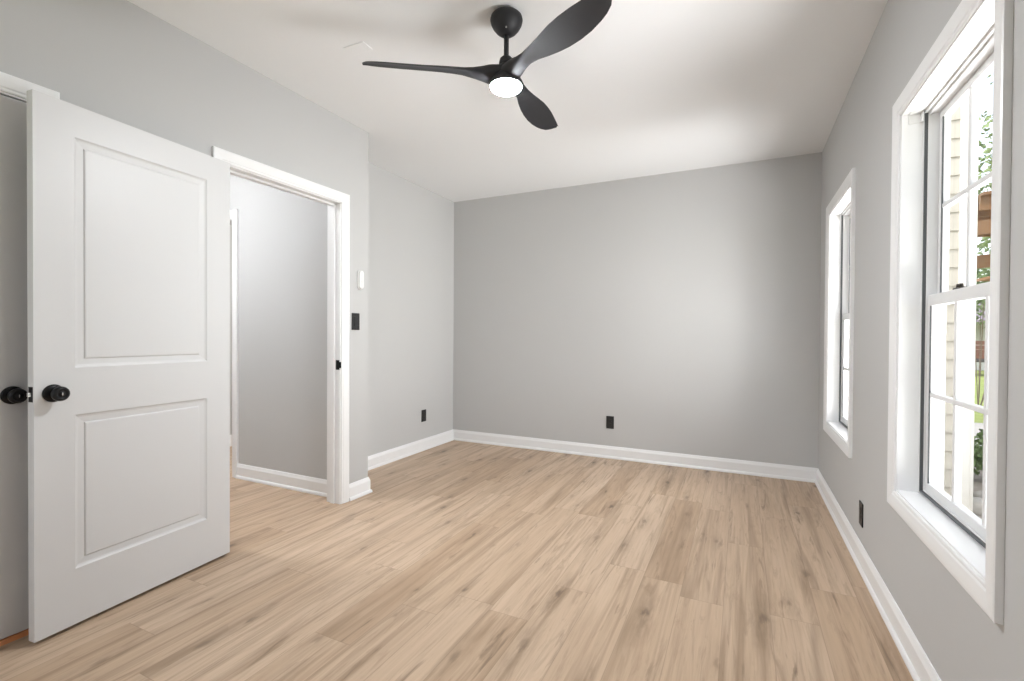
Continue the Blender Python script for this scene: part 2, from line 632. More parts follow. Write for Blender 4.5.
def frame_local(mbuild, name, material, parent):
    o = mbuild.build(name, material)
    o.parent = parent
    o.matrix_parent_inverse = Matrix.Translation(parent.location).inverted()
    # bake the offset so the part is authored in its parent's space
    o.data.transform(Matrix.Translation(-Vector(parent.location)))
    o.matrix_parent_inverse = Matrix.Identity(4)
    return o


mb = MB(); door_casing_mb(mb, 'x', XL1, 1, D1[0] - 0.0, D1[1] + 0.0, D1Z)
frame_local(mb, 'casing', 'trim', fr)
mb = MB(); door_casing_mb(mb, 'x', XL1 - 0.116, -1, D1[0], D1[1], D1Z)
frame_local(mb, 'casing', 'trim', fr)
JT = 0.016
mb = MB()
mb.box(XL1 - 0.118, XL1 + 0.002, D1[1] - JT + 0.010, D1[1] + 0.004, 0, D1Z)
mb.box(XL1 - 0.118, XL1 + 0.002, D1[0] - 0.004, D1[0] + JT - 0.010, 0, D1Z)
mb.box(XL1 - 0.118, XL1 + 0.002, D1[0] - 0.004, D1[1] + 0.004, D1Z - JT + 0.010, D1Z + 0.004)
frame_local(mb, 'jamb', 'trim', fr)
mb = MB()
sx0, sx1 = XL1 - 0.078, XL1 - 0.042
mb.box(sx0, sx1, D1[1] - 0.019, D1[1] - 0.006, 0, D1Z - 0.006, 0.002)
mb.box(sx0, sx1, D1[0] + 0.006, D1[0] + 0.019, 0, D1Z - 0.006, 0.002)
mb.box(sx0, sx1, D1[0] + 0.006, D1[1] - 0.006, D1Z - 0.019, D1Z - 0.006, 0.002)
frame_local(mb, 'door_stop', 'trim', fr)
mb = MB()
mb.box(XL1 - 0.034, XL1 - 0.004, D1[1] - 0.009, D1[1] - 0.0055, 0.918, 0.984, 0.001)
mb.box(XL1 - 0.006, XL1 + 0.012, D1[1] - 0.009, D1[1] - 0.0055, 0.930, 0.972, 0.001)
sp = frame_local(mb, 'strike_plate', 'knob', fr)
sp['label'] = 'black metal strike plate'

# closet doorway: casing + jamb
fr2 = thing('trim_2', 'white door frame of the closed closet door at the left edge', 'door frame', (XL1, (D2[0] + D2[1]) / 2, 0), kind='structure')
mb = MB(); door_casing_mb(mb, 'x', XL1, 1, D2[0], D2[1], D2Z)
frame_local(mb, 'casing', 'trim', fr2)
mb = MB()
mb.box(XL1 - 0.118, XL1 + 0.002, D2[1] - 0.006, D2[1] + 0.004, 0, D2Z)
mb.box(XL1 - 0.118, XL1 + 0.002, D2[0] - 0.004, D2[0] + 0.006, 0, D2Z)
mb.box(XL1 - 0.118, XL1 + 0.002, D2[0] - 0.004, D2[1] + 0.004, D2Z - 0.006, D2Z + 0.004)
frame_local(mb, 'jamb', 'trim', fr2)
mb = MB()
mb.box(XL1 - 0.072, XL1 - 0.044, D2[1] - 0.018, D2[1] - 0.006, 0.012, D2Z - 0.006, 0.002)
mb.box(XL1 - 0.072, XL1 - 0.044, D2[0] + 0.006, D2[0] + 0.018, 0.012, D2Z - 0.006, 0.002)
mb.box(XL1 - 0.072, XL1 - 0.044, D2[0] + 0.006, D2[1] - 0.006, D2Z - 0.018, D2Z - 0.006, 0.002)
frame_local(mb, 'door_stop', 'trim', fr2)
mb = MB()
mb.prism([(XL1 - 0.11, 0.0), (XL1 + 0.012, 0.0), (XL1 + 0.006, 0.014), (XL1 - 0.10, 0.014)], 'y', D2[0] + 0.006, D2[1] - 0.006)
th = mb.build('trim_3', 'orange')
struct(th, 'orange stained wooden threshold strip under the closet door', 'threshold')

# hall side doorway casing
fr3 = thing('trim_4', 'white door frame in the hall wall leading to the next room', 'door frame', ((HD[0] + HD[1]) / 2, HALL_Y, 0), kind='structure')
mb = MB(); door_casing_mb(mb, 'y', HALL_Y, -1, HD[0], HD[1], HDZ)
frame_local(mb, 'casing', 'trim', fr3)
mb = MB()
mb.box(HD[1] - 0.006, HD[1] + 0.004, HALL_Y - 0.002, HALL_Y + 0.118, 0, HDZ)
mb.box(HD[0] - 0.004, HD[0] + 0.006, HALL_Y - 0.002, HALL_Y + 0.118, 0, HDZ)
mb.box(HD[0] - 0.004, HD[1] + 0.004, HALL_Y - 0.002, HALL_Y + 0.118, HDZ - 0.006, HDZ + 0.004)
frame_local(mb, 'jamb', 'trim', fr3)


# ------------------------------------------------------------------ doors
def door_leaf_mb(w, h, thick):
    """local: u along +X (0 = latch edge), front face at y = 0, back at y = thick, molded panels on both faces"""
    mb = MB()
    bm = mb.bm
    pu0, pu1 = 0.125, w - 0.125
    panels = [(pu0, pu1, 0.218, 0.823), (pu0, pu1, 1.007, 1.906)]
    # (inset, depth) steps of the molding, from the outer line inward
    steps = [(0.0, 0.0), (0.006, 0.0045), (0.012, 0.0065), (0.022, 0.0075), (0.034, 0.0090), (0.037, 0.0045), (0.041, 0.0035)]
    us = [0, pu0, pu1, w]
    zs = [0, panels[0][2], panels[0][3], panels[1][2], panels[1][3], h]
    for face in (0, 1):
        yb, sg = (0.0, 1.0) if face == 0 else (thick, -1.0)
        grid = {}
        for i, u in enumerate(us):
            for j, z in enumerate(zs):
                grid[i, j] = bm.verts.new((u, yb, z))
        for i in range(3):
            for j in range(5):
                if i == 1 and j in (1, 3):
                    continue
                bm.faces.new([grid[i, j], grid[i + 1, j], grid[i + 1, j + 1], grid[i, j + 1]])
        for j in (1, 3):
            prev = [grid[1, j], grid[2, j], grid[2, j + 1], grid[1, j + 1]]
            u0, u1, z0, z1 = us[1], us[2], zs[j], zs[j + 1]
            for ins, dep in steps[1:]:
                cur = [bm.verts.new((a, yb + sg * dep, b)) for a, b in ((u0 + ins, z0 + ins), (u1 - ins, z0 + ins), (u1 - ins, z1 - ins), (u0 + ins, z1 - ins))]
                for k in range(4):
                    bm.faces.new([prev[k], prev[(k + 1) % 4], cur[(k + 1) % 4], cur[k]])
                prev = cur
            bm.faces.new(prev)
        if face == 0:
            g0 = grid
    g1 = grid
    per = [(i, 0) for i in range(4)] + [(3, j) for j in range(1, 6)] + [(i, 5) for i in (2, 1, 0)] + [(0, j) for j in (4, 3, 2, 1)]
    for a, b in zip(per, per[1:] + per[:1]):
        bm.faces.new([g0[a], g0[b], g1[b], g1[a]])
    bmesh.ops.recalc_face_normals(bm, faces=bm.faces[:])
    return mb


def knob_parts(parent, u, z, yface, sgn):
    """round knob whose axis leaves the face along sgn * local Y"""
    rot = Matrix.Translation((u, yface, z)) @ Matrix.Rotation(math.radians(-90 * sgn), 4, 'X')
    mb = MB()
    mb.lathe([(0, 0), (0.0335, 0), (0.0335, 0.004), (0.031, 0.0075), (0.026, 0.0095), (0.016, 0.011), (0, 0.011)], 40, rot)
    rose = mb.build('knob_rose', 'knob', parent)
    mb = MB()
    mb.lathe([(0, 0.008), (0.0125, 0.008), (0.0115, 0.022), (0.013, 0.028), (0.021, 0.033), (0.0265, 0.040), (0.0275, 0.047), (0.0265, 0.054),
              (0.022, 0.0585), (0.0165, 0.060), (0.0155, 0.058), (0.009, 0.0575), (0.0085, 0.0600), (0, 0.0605)], 40, rot)
    k = mb.build('knob', 'knob', parent)
    mb = MB()
    mb.box(-0.0012, 0.0012, -0.005, 0.005, 0.0600, 0.0612)
    bmesh.ops.transform(mb.bm, matrix=rot, verts=mb.bm.verts[:])
    mb.build('keyhole', 'steel', k)
    return rose, k


A = Vector((-2.3364, 0.8174)); B = Vector((-2.4068, 1.6094))
dvec = (B - A)
door_w = 0.795
ang = math.atan2(dvec.y, dvec.x)
THK = 0.037
door1 = thing('door_1', 'white two-panel door standing open against the left wall, black knobs', 'door', (A.x, A.y, 0.015), ang, kind='structure')
door_leaf_mb(door_w, 2.030, THK).build('door_leaf', 'door', door1)
knob_parts(door1, 0.057, 0.915, 0.0, -1)
knob_parts(door1, 0.057, 0.915, THK, 1)
mb = MB()
mb.box(-0.0016, 0.001, 0.005, 0.030, 0.887, 0.943, 0.0006)
lp = mb.build('latch_plate', 'knob', door1)
mb = MB()
mb.prism([(-0.0115, 0.0125), (-0.0100, 0.0225), (0.0, 0.0225), (0.0, 0.0125)], 'z', 0.908, 0.922)
lb = mb.build('latch_bolt', 'steel', lp)
lb['label'] = 'bare steel latch bolt'
for z in (0.18, 1.015, 1.85):
    mb = MB()
    mb.lathe([(0, 0), (0.006, 0), (0.006, 0.088), (0, 0.088)], 16, Matrix.Translation((door_w + 0.004, THK + 0.004, z - 0.044)))
    mb.box(door_w - 0.030, door_w + 0.003, THK, THK + 0.0016, z - 0.044, z + 0.044)
    hg = mb.build('hinge', 'knob', door1)
    hg['label'] = 'black door hinge'

door2 = thing('door_2', 'closed white two-panel closet door at the left edge of the photo', 'door', (XL1 - 0.003, D2[0] + 0.009, 0.018), math.radians(90), kind='structure')
# local +X runs along world +Y, local +Y towards the closet
door_leaf_mb(D2[1] - D2[0] - 0.018, 2.015, THK).build('door_leaf', 'door', door2)
knob_parts(door2, D2[1] - D2[0] - 0.018 - 0.060, 0.905, 0.0, -1)


# ------------------------------------------------------------------ windows
def make_window(y0, y1, name, label):
    w = thing(name, label, 'window', (XR, (y0 + y1) / 2, WZ0), kind='structure')
    T = -Vector(w.location)

    def fin(mbuild, nm, material, parent=w, ang=None):
        bmesh.ops.translate(mbuild.bm, verts=mbuild.bm.verts[:], vec=T)
        return mbuild.build(nm, material, parent, angle=ang)

    mb = MB(); window_casing_mb(mb, 'x', XR, -1, y0, y1, WZ0, WZ1)
    fin(mb, 'casing', 'trim')
    # extension jambs lining the opening
    xj0, xj1 = XR - 0.004, XR + 0.075
    q = 0.006
    mb = MB()
    mb.box(xj0, xj1, y1 - q, y1 + 0.004, WZ0, WZ1)
    mb.box(xj0, xj1, y0 - 0.004, y0 + q, WZ0, WZ1)
    mb.box(xj0, xj1, y0 - 0.004, y1 + 0.004, WZ1 - q, WZ1 + 0.004)
    fin(mb, 'jamb_lining', 'trim')
    mb = MB()
    mb.box(xj0, xj1, y0, y1, WZ0 - 0.004, WZ0 + q)
    fin(mb, 'window_sill', 'trim')
    # vinyl master frame
    xf0, xf1 = XR + 0.075, XR + 0.136
    fw = 0.022
    mb = MB()
    mb.box(xf0, xf1, y0, y0 + fw, WZ0, WZ1, 0.002)
    mb.box(xf0, xf1, y1 - fw, y1, WZ0, WZ1, 0.002)
    mb.box(xf0, xf1, y0, y1, WZ1 - fw, WZ1, 0.002)
    mb.box(xf0, xf1, y0, y1, WZ0, WZ0 + fw, 0.002)
    # inner track lips
    mb.box(xf0 - 0.012, xf0 + 0.004, y0, y0 + 0.014, WZ0, WZ1, 0.001)
    mb.box(xf0 - 0.012, xf0 + 0.004, y1 - 0.014, y1, WZ0, WZ1, 0.001)
    mb.box(xf0 - 0.012, xf0 + 0.004, y0, y1, WZ1 - 0.014, WZ1, 0.001)
    fin(mb, 'window_frame', 'vinyl')
    mb = MB()
    for ya, yb_ in ((y0 + 0.013, y0 + 0.0185), (y1 - 0.0185, y1 - 0.013)):
        mb.box(xf0 - 0.010, xf0 + 0.006, ya, yb_, WZ0 + 0.014, WZ1 - 0.014)
    mb.box(xf0 - 0.010, xf0 + 0.006, y0 + 0.014, y1 - 0.014, WZ0 + 0.013, WZ0 + 0.0185)
    fin(mb, 'track_gasket', 'gasket')

    def sash(nm, xa, xb, z0, z1, bot, top):
        ya, yb_ = y0 + fw + 0.003, y1 - fw - 0.003
        st = 0.032
        mb = MB()
        mb.box(xa, xb, ya, ya + st, z0, z1, 0.003)
        mb.box(xa, xb, yb_ - st, yb_, z0, z1, 0.003)
        mb.box(xa, xb, ya + st - 0.004, yb_ - st + 0.004, z0, z0 + bot, 0.003)
        mb.box(xa, xb, ya + st - 0.004, yb_ - st + 0.004, z1 - top, z1, 0.003)
        s = fin(mb, nm, 'vinyl')
        g0, g1, gz0, gz1 = ya + st, yb_ - st, z0 + bot, z1 - top
        xm = (xa + xb) / 2
        mb = MB(); mb.box(xm - 0.006, xm + 0.006, g0 - 0.004, g1 + 0.004, gz0 - 0.004, gz1 + 0.004)
        fin(mb, 'glass_pane', 'glass', s)
        mb = MB()
        mw = 0.009
        for k in (1, 2):
            yc = g0 + (g1 - g0) * k / 3
            mb.box(xm - 0.010, xm + 0.010, yc - mw, yc + mw, gz0 - 0.002, gz1 + 0.002, 0.003)
        zc = (gz0 + gz1) / 2
        mb.box(xm - 0.0104, xm + 0.0104, g0 - 0.002, g1 + 0.002, zc - mw, zc + mw, 0.003)
        fin(mb, 'muntin_grid', 'vinyl', s)
        mb = MB()
        t = 0.0035
        for xx in (xa - 0.0006,):
            mb.box(xx, xa + 0.004, g0 - t, g0 + 0.001, gz0, gz1)
            mb.box(xx, xa + 0.004, g1 - 0.001, g1 + t, gz0, gz1)
        fin(mb, 'glazing_bead', 'gasket', s)
        return s
    up_ = sash('upper_sash', xf0 + 0.032, xf0 + 0.056, 1.283, WZ1 - fw + 0.002, 0.036, 0.030)
    lo_ = sash('lower_sash', xf0 + 0.004, xf0 + 0.028, WZ0 + fw - 0.001, 1.322, 0.036, 0.042)
    yc = y0 + (y1 - y0) * 0.64
    mb = MB()
    mb.box(xf0 + 0.006, xf0 + 0.027, yc - 0.028, yc + 0.028, 1.322, 1.328, 0.002)
    mb.lathe([(0, 0), (0.010, 0), (0.009, 0.010), (0, 0.011)], 20, Matrix.Translation((xf0 + 0.0165, yc, 1.328)))
    mb.box(xf0 + 0.008, xf0 + 0.018, yc - 0.026, yc + 0.004, 1.332, 1.339, 0.002)
    sl = fin(mb, 'sash_lock', 'bronze', lo_)
    sl['label'] = 'dark sash lock on the meeting rail'
    # blind brackets left in the upper corners
    for ya, sg in ((y1 - q, -1), (y0 + q, 1)):
        mb = MB()
        xa = XR + 0.018
        ys_ = sorted((ya, ya + sg * 0.003))
        mb.box(xa, xa + 0.040, ys_[0], ys_[1], WZ1 - q - 0.038, WZ1 - q)
        ys_ = sorted((ya, ya + sg * 0.026))
        mb.box(xa, xa + 0.040, ys_[0], ys_[1], WZ1 - q - 0.003, WZ1 - q)
        mb.box(xa + 0.037, xa + 0.040, ys_[0], ys_[1], WZ1 - q - 0.038, WZ1 - q)
        fin(mb, 'blind_bracket', 'white_plastic')
    return w


make_window(*WIN1, 'window_1', 'large white gridded double-hung window on the right, nearest the camera')
make_window(*WIN2, 'window_2', 'narrow-looking white window on the right wall, beside the back corner')


# ------------------------------------------------------------------ wall devices
def plate_body(w, h, t=0.006):
    mb = MB()
    mb.box(-w / 2, w / 2, 0, t, -h / 2, h / 2, 0.0025, 3)
    return mb


def outlet(name, label, loc, rotz, group=None):
    """local +Y leaves the wall"""
    o = thing(name, label, 'outlet', loc, rotz, group)
    plate_body(0.074, 0.119).build('cover_plate', 'black', o)
    for s in (-1, 1):
        mb = MB()
        pts = []
        for i in range(24):
            a = 2 * math.pi * i / 24
            pts.append((0.0172 * math.cos(a), max(-0.0135, min(0.0135, 0.0172 * math.sin(a))) + s * 0.0195))
        mb.prism(pts, 'y', 0.004, 0.0078)
        rc = mb.build('receptacle', 'black', o)
        mb = MB()
        zc = s * 0.0195
        mb.box(-0.0075, -0.0055, 0.0076, 0.0081, zc - 0.001, zc + 0.007)
        mb.box(0.0055, 0.0075, 0.0076, 0.0081, zc - 0.000, zc + 0.006)
        mb.lathe([(0, 0), (0.0025, 0), (0.0025, 0.0005), (0, 0.0005)], 12, Matrix.Translation((0, 0.0076, zc - 0.007)) @ Matrix.Rotation(math.radians(-90), 4, 'X'))
        mb.build('slots', 'blackslot', rc)
    mb = MB()
    mb.lathe([(0, 0), (0.0035, 0), (0.003, 0.0012), (0, 0.0015)], 16, Matrix.Translation((0, 0.006, 0)) @ Matrix.Rotation(math.radians(-90), 4, 'X'))
    mb.build('screw', 'knob', o)
    return o


o1 = outlet('wall_outlet', 'black wall outlet low in the middle of the back wall', (-1.120, YB, 0.340), math.radians(180))
o2 = copy_tree(o1)
o2.location = (XL2, 3.950, 0.347); o2.rotation_euler = (0, 0, math.radians(-90))
o2['label'] = 'black wall outlet low on the set-back left wall beside the back corner'
o3 = copy_tree(o1)
o3.location = (XR, 2.958, 0.262); o3.rotation_euler = (0, 0, math.radians(90))
o3['label'] = 'black wall outlet low on the window wall between the two windows'

sw = thing('light_switch', 'black rocker light switch beside the hall doorway', 'light switch', (XL1, 2.567, 1.251), math.radians(-90))
plate_body(0.074, 0.119).build('cover_plate', 'black', sw)
mb = MB(); mb.box(-0.0175, 0.0175, 0.004, 0.0068, -0.0345, 0.0345, 0.001)
mb.build('rocker_frame', 'black', sw)
mb = MB(); mb.prism([(0.005, -0.032), (0.0105, -0.032), (0.0075, 0.0), (0.0085, 0.032), (0.005, 0.032)], 'x', -0.0155, 0.0155)
mb.build('rocker', 'black', sw)
for s in (-1, 1):
    mb = MB()
    mb.lathe([(0, 0), (0.0032, 0), (0.0028, 0.001), (0, 0.0013)], 16, Matrix.Translation((0, 0.006, s * 0.0485)) @ Matrix.Rotation(math.radians(-90), 4, 'X'))
    mb.build('screw', 'knob', sw)

# fan remote in its wall cradle
rm = thing('fan_remote', 'white rounded remote control in a wall cradle above the black switch', 'remote control', (XL1, 2.606, 1.549), math.radians(-90))


def pill(w, h, n=10):
    r = w / 2
    pts = []
    for i in range(n + 1):
        a = math.pi * i / n
        pts.append((r * math.cos(a), h / 2 - r + r * math.sin(a)))
    for i in range(n + 1):
        a = math.pi + math.pi * i / n
        pts.append((r * math.cos(a), -h / 2 + r + r * math.sin(a)))
    return pts


def pill_loft(levels):
    mb = MB()
    mb.loft([[(x, y, z) for x, z in pill(w, h)] for w, h, y in levels])
    return mb


pill_loft([(0.050, 0.138, 0), (0.052, 0.140, 0.003), (0.052, 0.140, 0.010), (0.048, 0.136, 0.012)]).build('wall_cradle', 'white_plastic', rm, angle=40)
body = pill_loft([(0.042, 0.130, 0.010), (0.044, 0.132, 0.014), (0.044, 0.132, 0.020), (0.040, 0.128, 0.024), (0.030, 0.118, 0.0255)]).build('remote_body', 'white_plastic', rm, angle=40)
for z in (0.035, 0.012, -0.011, -0.034):
    mb = MB()
    mb.lathe([(0, 0), (0.007, 0), (0.0065, 0.001), (0, 0.0014)], 20, Matrix.Translation((0, 0.0250, z)) @ Matrix.Rotation(math.radians(-90), 4, 'X'))
    mb.build('button', 'white_plastic', body)

# blank plate on the ceiling
bp_ = thing('ceiling_cover_plate', 'small white blank plate on the ceiling left of the fan blade tip', 'cover plate', (-1.79, 1.878, H), math.radians(1.5))
mb = MB(); mb.box(-0.064, 0.064, -0.036, 0.036, -0.006, 0.0, 0.002)
mb.build('cover_plate', 'ceil', bp_)
for s in (-1, 1):
    mb = MB()
    mb.lathe([(0, -0.0015), (0.003, -0.001), (0.0034, 0), (0, 0)], 14, Matrix.Translation((s * 0.042, 0, -0.006)))
    mb.build('screw', 'white_plastic', bp_)


# ------------------------------------------------------------------ ceiling fan
FX, FY = -0.985, 1.970
fan = thing('ceiling_fan', 'black three-blade ceiling fan with a lit round lamp', 'ceiling fan', (FX, FY, H))
mb = MB()
mb.lathe([(0, -0.100), (0.020, -0.0985), (0.033, -0.093), (0.048, -0.081), (0.062, -0.064), (0.071, -0.046), (0.0745, -0.030), (0.071, -0.016), (0.060, -0.006), (0.046, -0.001), (0.044, 0.0), (0, 0.0)], 48)
cn = mb.build('canopy', 'fanblack', fan)
mb = MB()
mb.lathe([(0, 0), (0.004, 0), (0.0035, 0.0015), (0, 0.002)], 14, Matrix.Translation((0.018, -0.038, -0.086)) @ Matrix.Rotation(math.radians(120), 4, (0.9, 0.43, 0)))
mb.build('screw', 'steel', cn)
mb = MB()
mb.lathe([(0, -0.215), (0.0115, -0.215), (0.0115, -0.092), (0, -0.092)], 24)
mb.build('downrod', 'fanblack', fan)
mb = MB()
mb.lathe([(0, -0.246), (0.034, -0.246), (0.033, -0.222), (0.029, -0.206), (0.022, -0.199), (0.013, -0.197), (0, -0.197)], 40)
mb.build('coupling_cover', 'fanblack', fan)
mb = MB()
mb.lathe([(0, -0.333), (0.070, -0.333), (0.076, -0.328), (0.076, -0.318), (0.067, -0.300), (0.052, -0.278), (0.041, -0.258), (0.036, -0.243), (0.033, -0.236), (0, -0.236)], 56)
mb.build('motor_housing', 'fanblack', fan)
mb = MB()
mb.lathe([(0, -0.357), (0.022, -0.356), (0.044, -0.352), (0.060, -0.346), (0.069, -0.339), (0.072, -0.332), (0.072, -0.326), (0, -0.326)], 56)
ln = mb.build('lamp_lens', 'lamp', fan)
ln['label'] = 'glowing white lamp lens'


def lerp_tab(tab, r):
    for (r0, *a), (r1, *b) in zip(tab, tab[1:]):
        if r <= r1:
            k = (r - r0) / (r1 - r0)
            k = k * k * (3 - 2 * k) if len(tab) < 5 else k
            return [x + (y - x) * k for x, y in zip(a, b)]
    return list(tab[-1][1:])


# r, forward edge s, rear edge s, pitch deg, centre height, thickness
BR = 0.645
BT = [(0.020, 0.046, -0.046, 0, -0.283, 0.092), (0.075, 0.042, -0.044, 0, -0.281, 0.080), (0.110, 0.034, -0.038, 2, -0.280, 0.060), (0.150, 0.030, -0.034, 6, -0.279, 0.042), (0.195, 0.038, -0.034, 11, -0.277, 0.026),
      (0.245, 0.055, -0.036, 15, -0.275, 0.016), (0.300, 0.069, -0.041, 18, -0.273, 0.012), (0.355, 0.078, -0.046, 20, -0.272, 0.010), (0.420, 0.083, -0.046, 20.5, -0.271, 0.009), (0.480, 0.082, -0.042, 20, -0.270, 0.008),
      (0.535, 0.075, -0.035, 19, -0.269, 0.008), (0.575, 0.066, -0.029, 18, -0.268, 0.007), (0.608, 0.052, -0.024, 18, -0.267, 0.006), (0.628, 0.034, -0.020, 18, -0.266, 0.005), (BR, -0.006, -0.018, 18, -0.266, 0.004)]


def blade_mb(ang):
    a = math.radians(ang)
    e = Vector((math.cos(a), math.sin(a), 0))
    t = Vector((-math.sin(a), math.cos(a), 0))
    mb = MB()
    rings = []
    rs = [0.020 + (BR - 0.020) * i / 52 for i in range(53)]
    NS = 9
    for r in rs:
        sp_, sm_, pit, zc, th = lerp_tab(BT, r)
        p = math.radians(pit)
        s = t * math.cos(p) - Vector((0, 0, 1)) * math.sin(p)
        nn = e.cross(s).normalized()
        topl, botl = [], []
        for i in range(NS):
            k = i / (NS - 1)
            q = sm_ + (sp_ - sm_) * k
            hh = th * 0.5 * math.sqrt(max(0.04, 1 - (2 * k - 1) ** 2))
            camber = 0.007 * (1 - (2 * k - 1) ** 2) * min(1, r / 0.25)
            c = e * r + s * q + Vector((0, 0, zc)) + nn * camber
            topl.append(c + nn * hh)
            botl.append(c - nn * hh)
        rings.append(topl + botl[::-1])
    mb.loft(rings)
    return mb


for a in (90, -30, -149):
    blade_mb(a).build('fan_blade', 'fanblack', fan, angle=50)

# ------------------------------------------------------------------ hall light, unseen, assumed from the bright hall
hl = thing('assumed_hall_light', 'assumed white dome ceiling light in the hall, hidden beyond the doorway', 'ceiling light', (-3.70, 1.45, H))
mb = MB(); mb.lathe([(0, -0.03), (0.16, -0.03), (0.165, -0.02), (0.165, 0), (0, 0)], 40)
mb.build('base', 'white_plastic', hl)
M['halllamp'] = mat('hall_lamp_glass', (0.9, 0.9, 0.9), 0.4, emit=(0.95, 0.97, 1.0), estr=145.0)
mb = MB(); mb.lathe([(0, -0.095), (0.05, -0.092), (0.10, -0.078), (0.135, -0.055), (0.148, -0.03), (0, -0.03)], 40)
mb.build('lamp_shade', 'halllamp', hl)

# ------------------------------------------------------------------ outdoors
GZ = -0.40
M['lawn'] = mat('lawn', (0.30, 0.36, 0.10), 0.9, noise=(3.5, 0.35), bump=(40, 0.6))
M['paving'] = mat('concrete_path', (0.50, 0.48, 0.46), 0.85, noise=(6, 0.12), bump=(60, 0.3))
M['soil'] = mat('planting_soil', (0.36, 0.32, 0.28), 0.95, noise=(9, 0.35), bump=(30, 0.8))
M['siding'] = mat('beige_siding', (0.50, 0.465, 0.40), 0.6, noise=(8, 0.03))
M['cornerboard'] = mat('cream_corner_board', (0.80, 0.775, 0.72), 0.5, noise=(6, 0.02))
M['decking'] = mat('orange_brown_timber', (0.36, 0.19, 0.09), 0.7, noise=(10, 0.25))
M['bark'] = mat('grey_bark', (0.19, 0.15, 0.12), 0.9, noise=(14, 0.3), bump=(30, 0.8))
M['leaf'] = mat('tree_leaves', (0.22, 0.29, 0.12), 0.6, noise=(2.5, 0.45))
M['leaf2'] = mat('shrub_leaves', (0.17, 0.25, 0.09), 0.6, noise=(4, 0.45))
M['stone'] = mat('bed_stone', (0.45, 0.43, 0.40), 0.85, noise=(10, 0.2), bump=(25, 0.5))
M['housewhite'] = mat('white_house_boards', (0.78, 0.79, 0.82), 0.6, noise=(4, 0.03))
M['shingle'] = mat('purple_grey_shingle', (0.26, 0.22, 0.27), 0.85, noise=(10, 0.2))
M['redpaint'] = mat('faded_red_paint', (0.48, 0.13, 0.09), 0.6, noise=(10, 0.15))
M['trailerwood'] = mat('red_brown_trailer_boards', (0.17, 0.075, 0.055), 0.75, noise=(10, 0.25))
M['darkmetal'] = mat('dark_metal', (0.06, 0.055, 0.06), 0.6, noise=(12, 0.3))
M['windowdark'] = mat('dark_window_glass', (0.04, 0.05, 0.06), 0.15, noise=(5, 0.1))

mb = MB(); mb.box(-9, 45, -12, 60, GZ - 0.5, GZ - 0.10)
o = mb.build('lawn', 'lawn'); tag(o, 'sunny green lawn outside the near window', 'lawn', kind='structure')
mb = MB(); mb.box(RW_OUT + 0.0, 30, 8.6, 12.0, GZ - 0.2, GZ - 0.04, 0.01)
o = mb.build('garden_path', 'paving'); tag(o, 'pale grey paved path between planting bed and lawn', 'path', kind='structure')
mb = MB(); mb.box(RW_OUT + 0.02, 7.0, -2.0, 8.6, GZ - 0.2, GZ - 0.03)
o = mb.build('planting_bed', 'soil'); tag(o, 'brown planting bed of bare soil beside the house', 'planting bed', kind='structure')

# house foundation skirt
mb = MB(); mb.box(-7.0, RW_OUT, -1.5, 5.6, GZ - 0.3, -0.12)
o = mb.build('house_foundation', 'paving'); tag(o, 'concrete foundation under the room', 'foundation', kind='structure')

# projecting house wing with lap siding and a corner board
wing = thing('house_wing', 'projecting house wing with beige lap siding and cream corner board', 'building', (1.30, 5.60, GZ), kind='structure')


def wing_part(mbuild, nm, material):
    bmesh.ops.translate(mbuild.bm, verts=mbuild.bm.verts[:], vec=-Vector(wing.location))
    return mbuild.build(nm, material, wing)


WX0, WX1, WY = RW_OUT - 0.05, 1.74, 5.60
mb = MB(); mb.box(WX0, WX1 + 0.09, WY + 0.02, 9.0, GZ - 0.05, 5.4)
wing_part(mb, 'wall_core', 'siding')
mb = MB()
z = GZ + 0.05
ex = 0.165
while z < 5.3:
    mb.prism([(WY + 0.02, z), (WY - 0.018, z), (WY - 0.002, z + ex + 0.01), (WY + 0.02, z + ex + 0.01)], 'x', WX0, WX1)
    z += ex
wing_part(mb, 'lap_siding', 'siding')
mb = MB()
mb.box(WX1, WX1 + 0.095, WY - 0.028, WY + 0.02, GZ, 5.4, 0.003)
mb.box(WX1 + 0.0955, WX1 + 0.12, WY - 0.028, WY + 0.085, GZ, 5.4, 0.003)
wing_part(mb, 'corner_board', 'cornerboard')
mb = MB(); mb.box(WX0 - 0.0, WX1 + 0.6, WY - 0.5, 9.4, 5.4, 5.6)
wing_part(mb, 'eave', 'housewhite')


# timber deck stair beyond the wing
def bar(mb, p0, p1, w, h, upv=Vector((0, 0, 1))):
    p0, p1 = Vector(p0), Vector(p1)
    d = (p1 - p0).normalized()
    s = d.cross(upv).normalized()
    v = s.cross(d).normalized()
    mb.loft([[p + s * a * w / 2 + v * b * h / 2 for a, b in ((-1, -1), (1, -1), (1, 1), (-1, 1))] for p in (p0, p1)])


deck = thing('timber_deck', 'raised orange-brown timber deck and joists outside the near window', 'deck', (4.2, 10.2, GZ))


def deck_part(mb, nm, material='decking'):
    return mb.build(nm, material, deck)


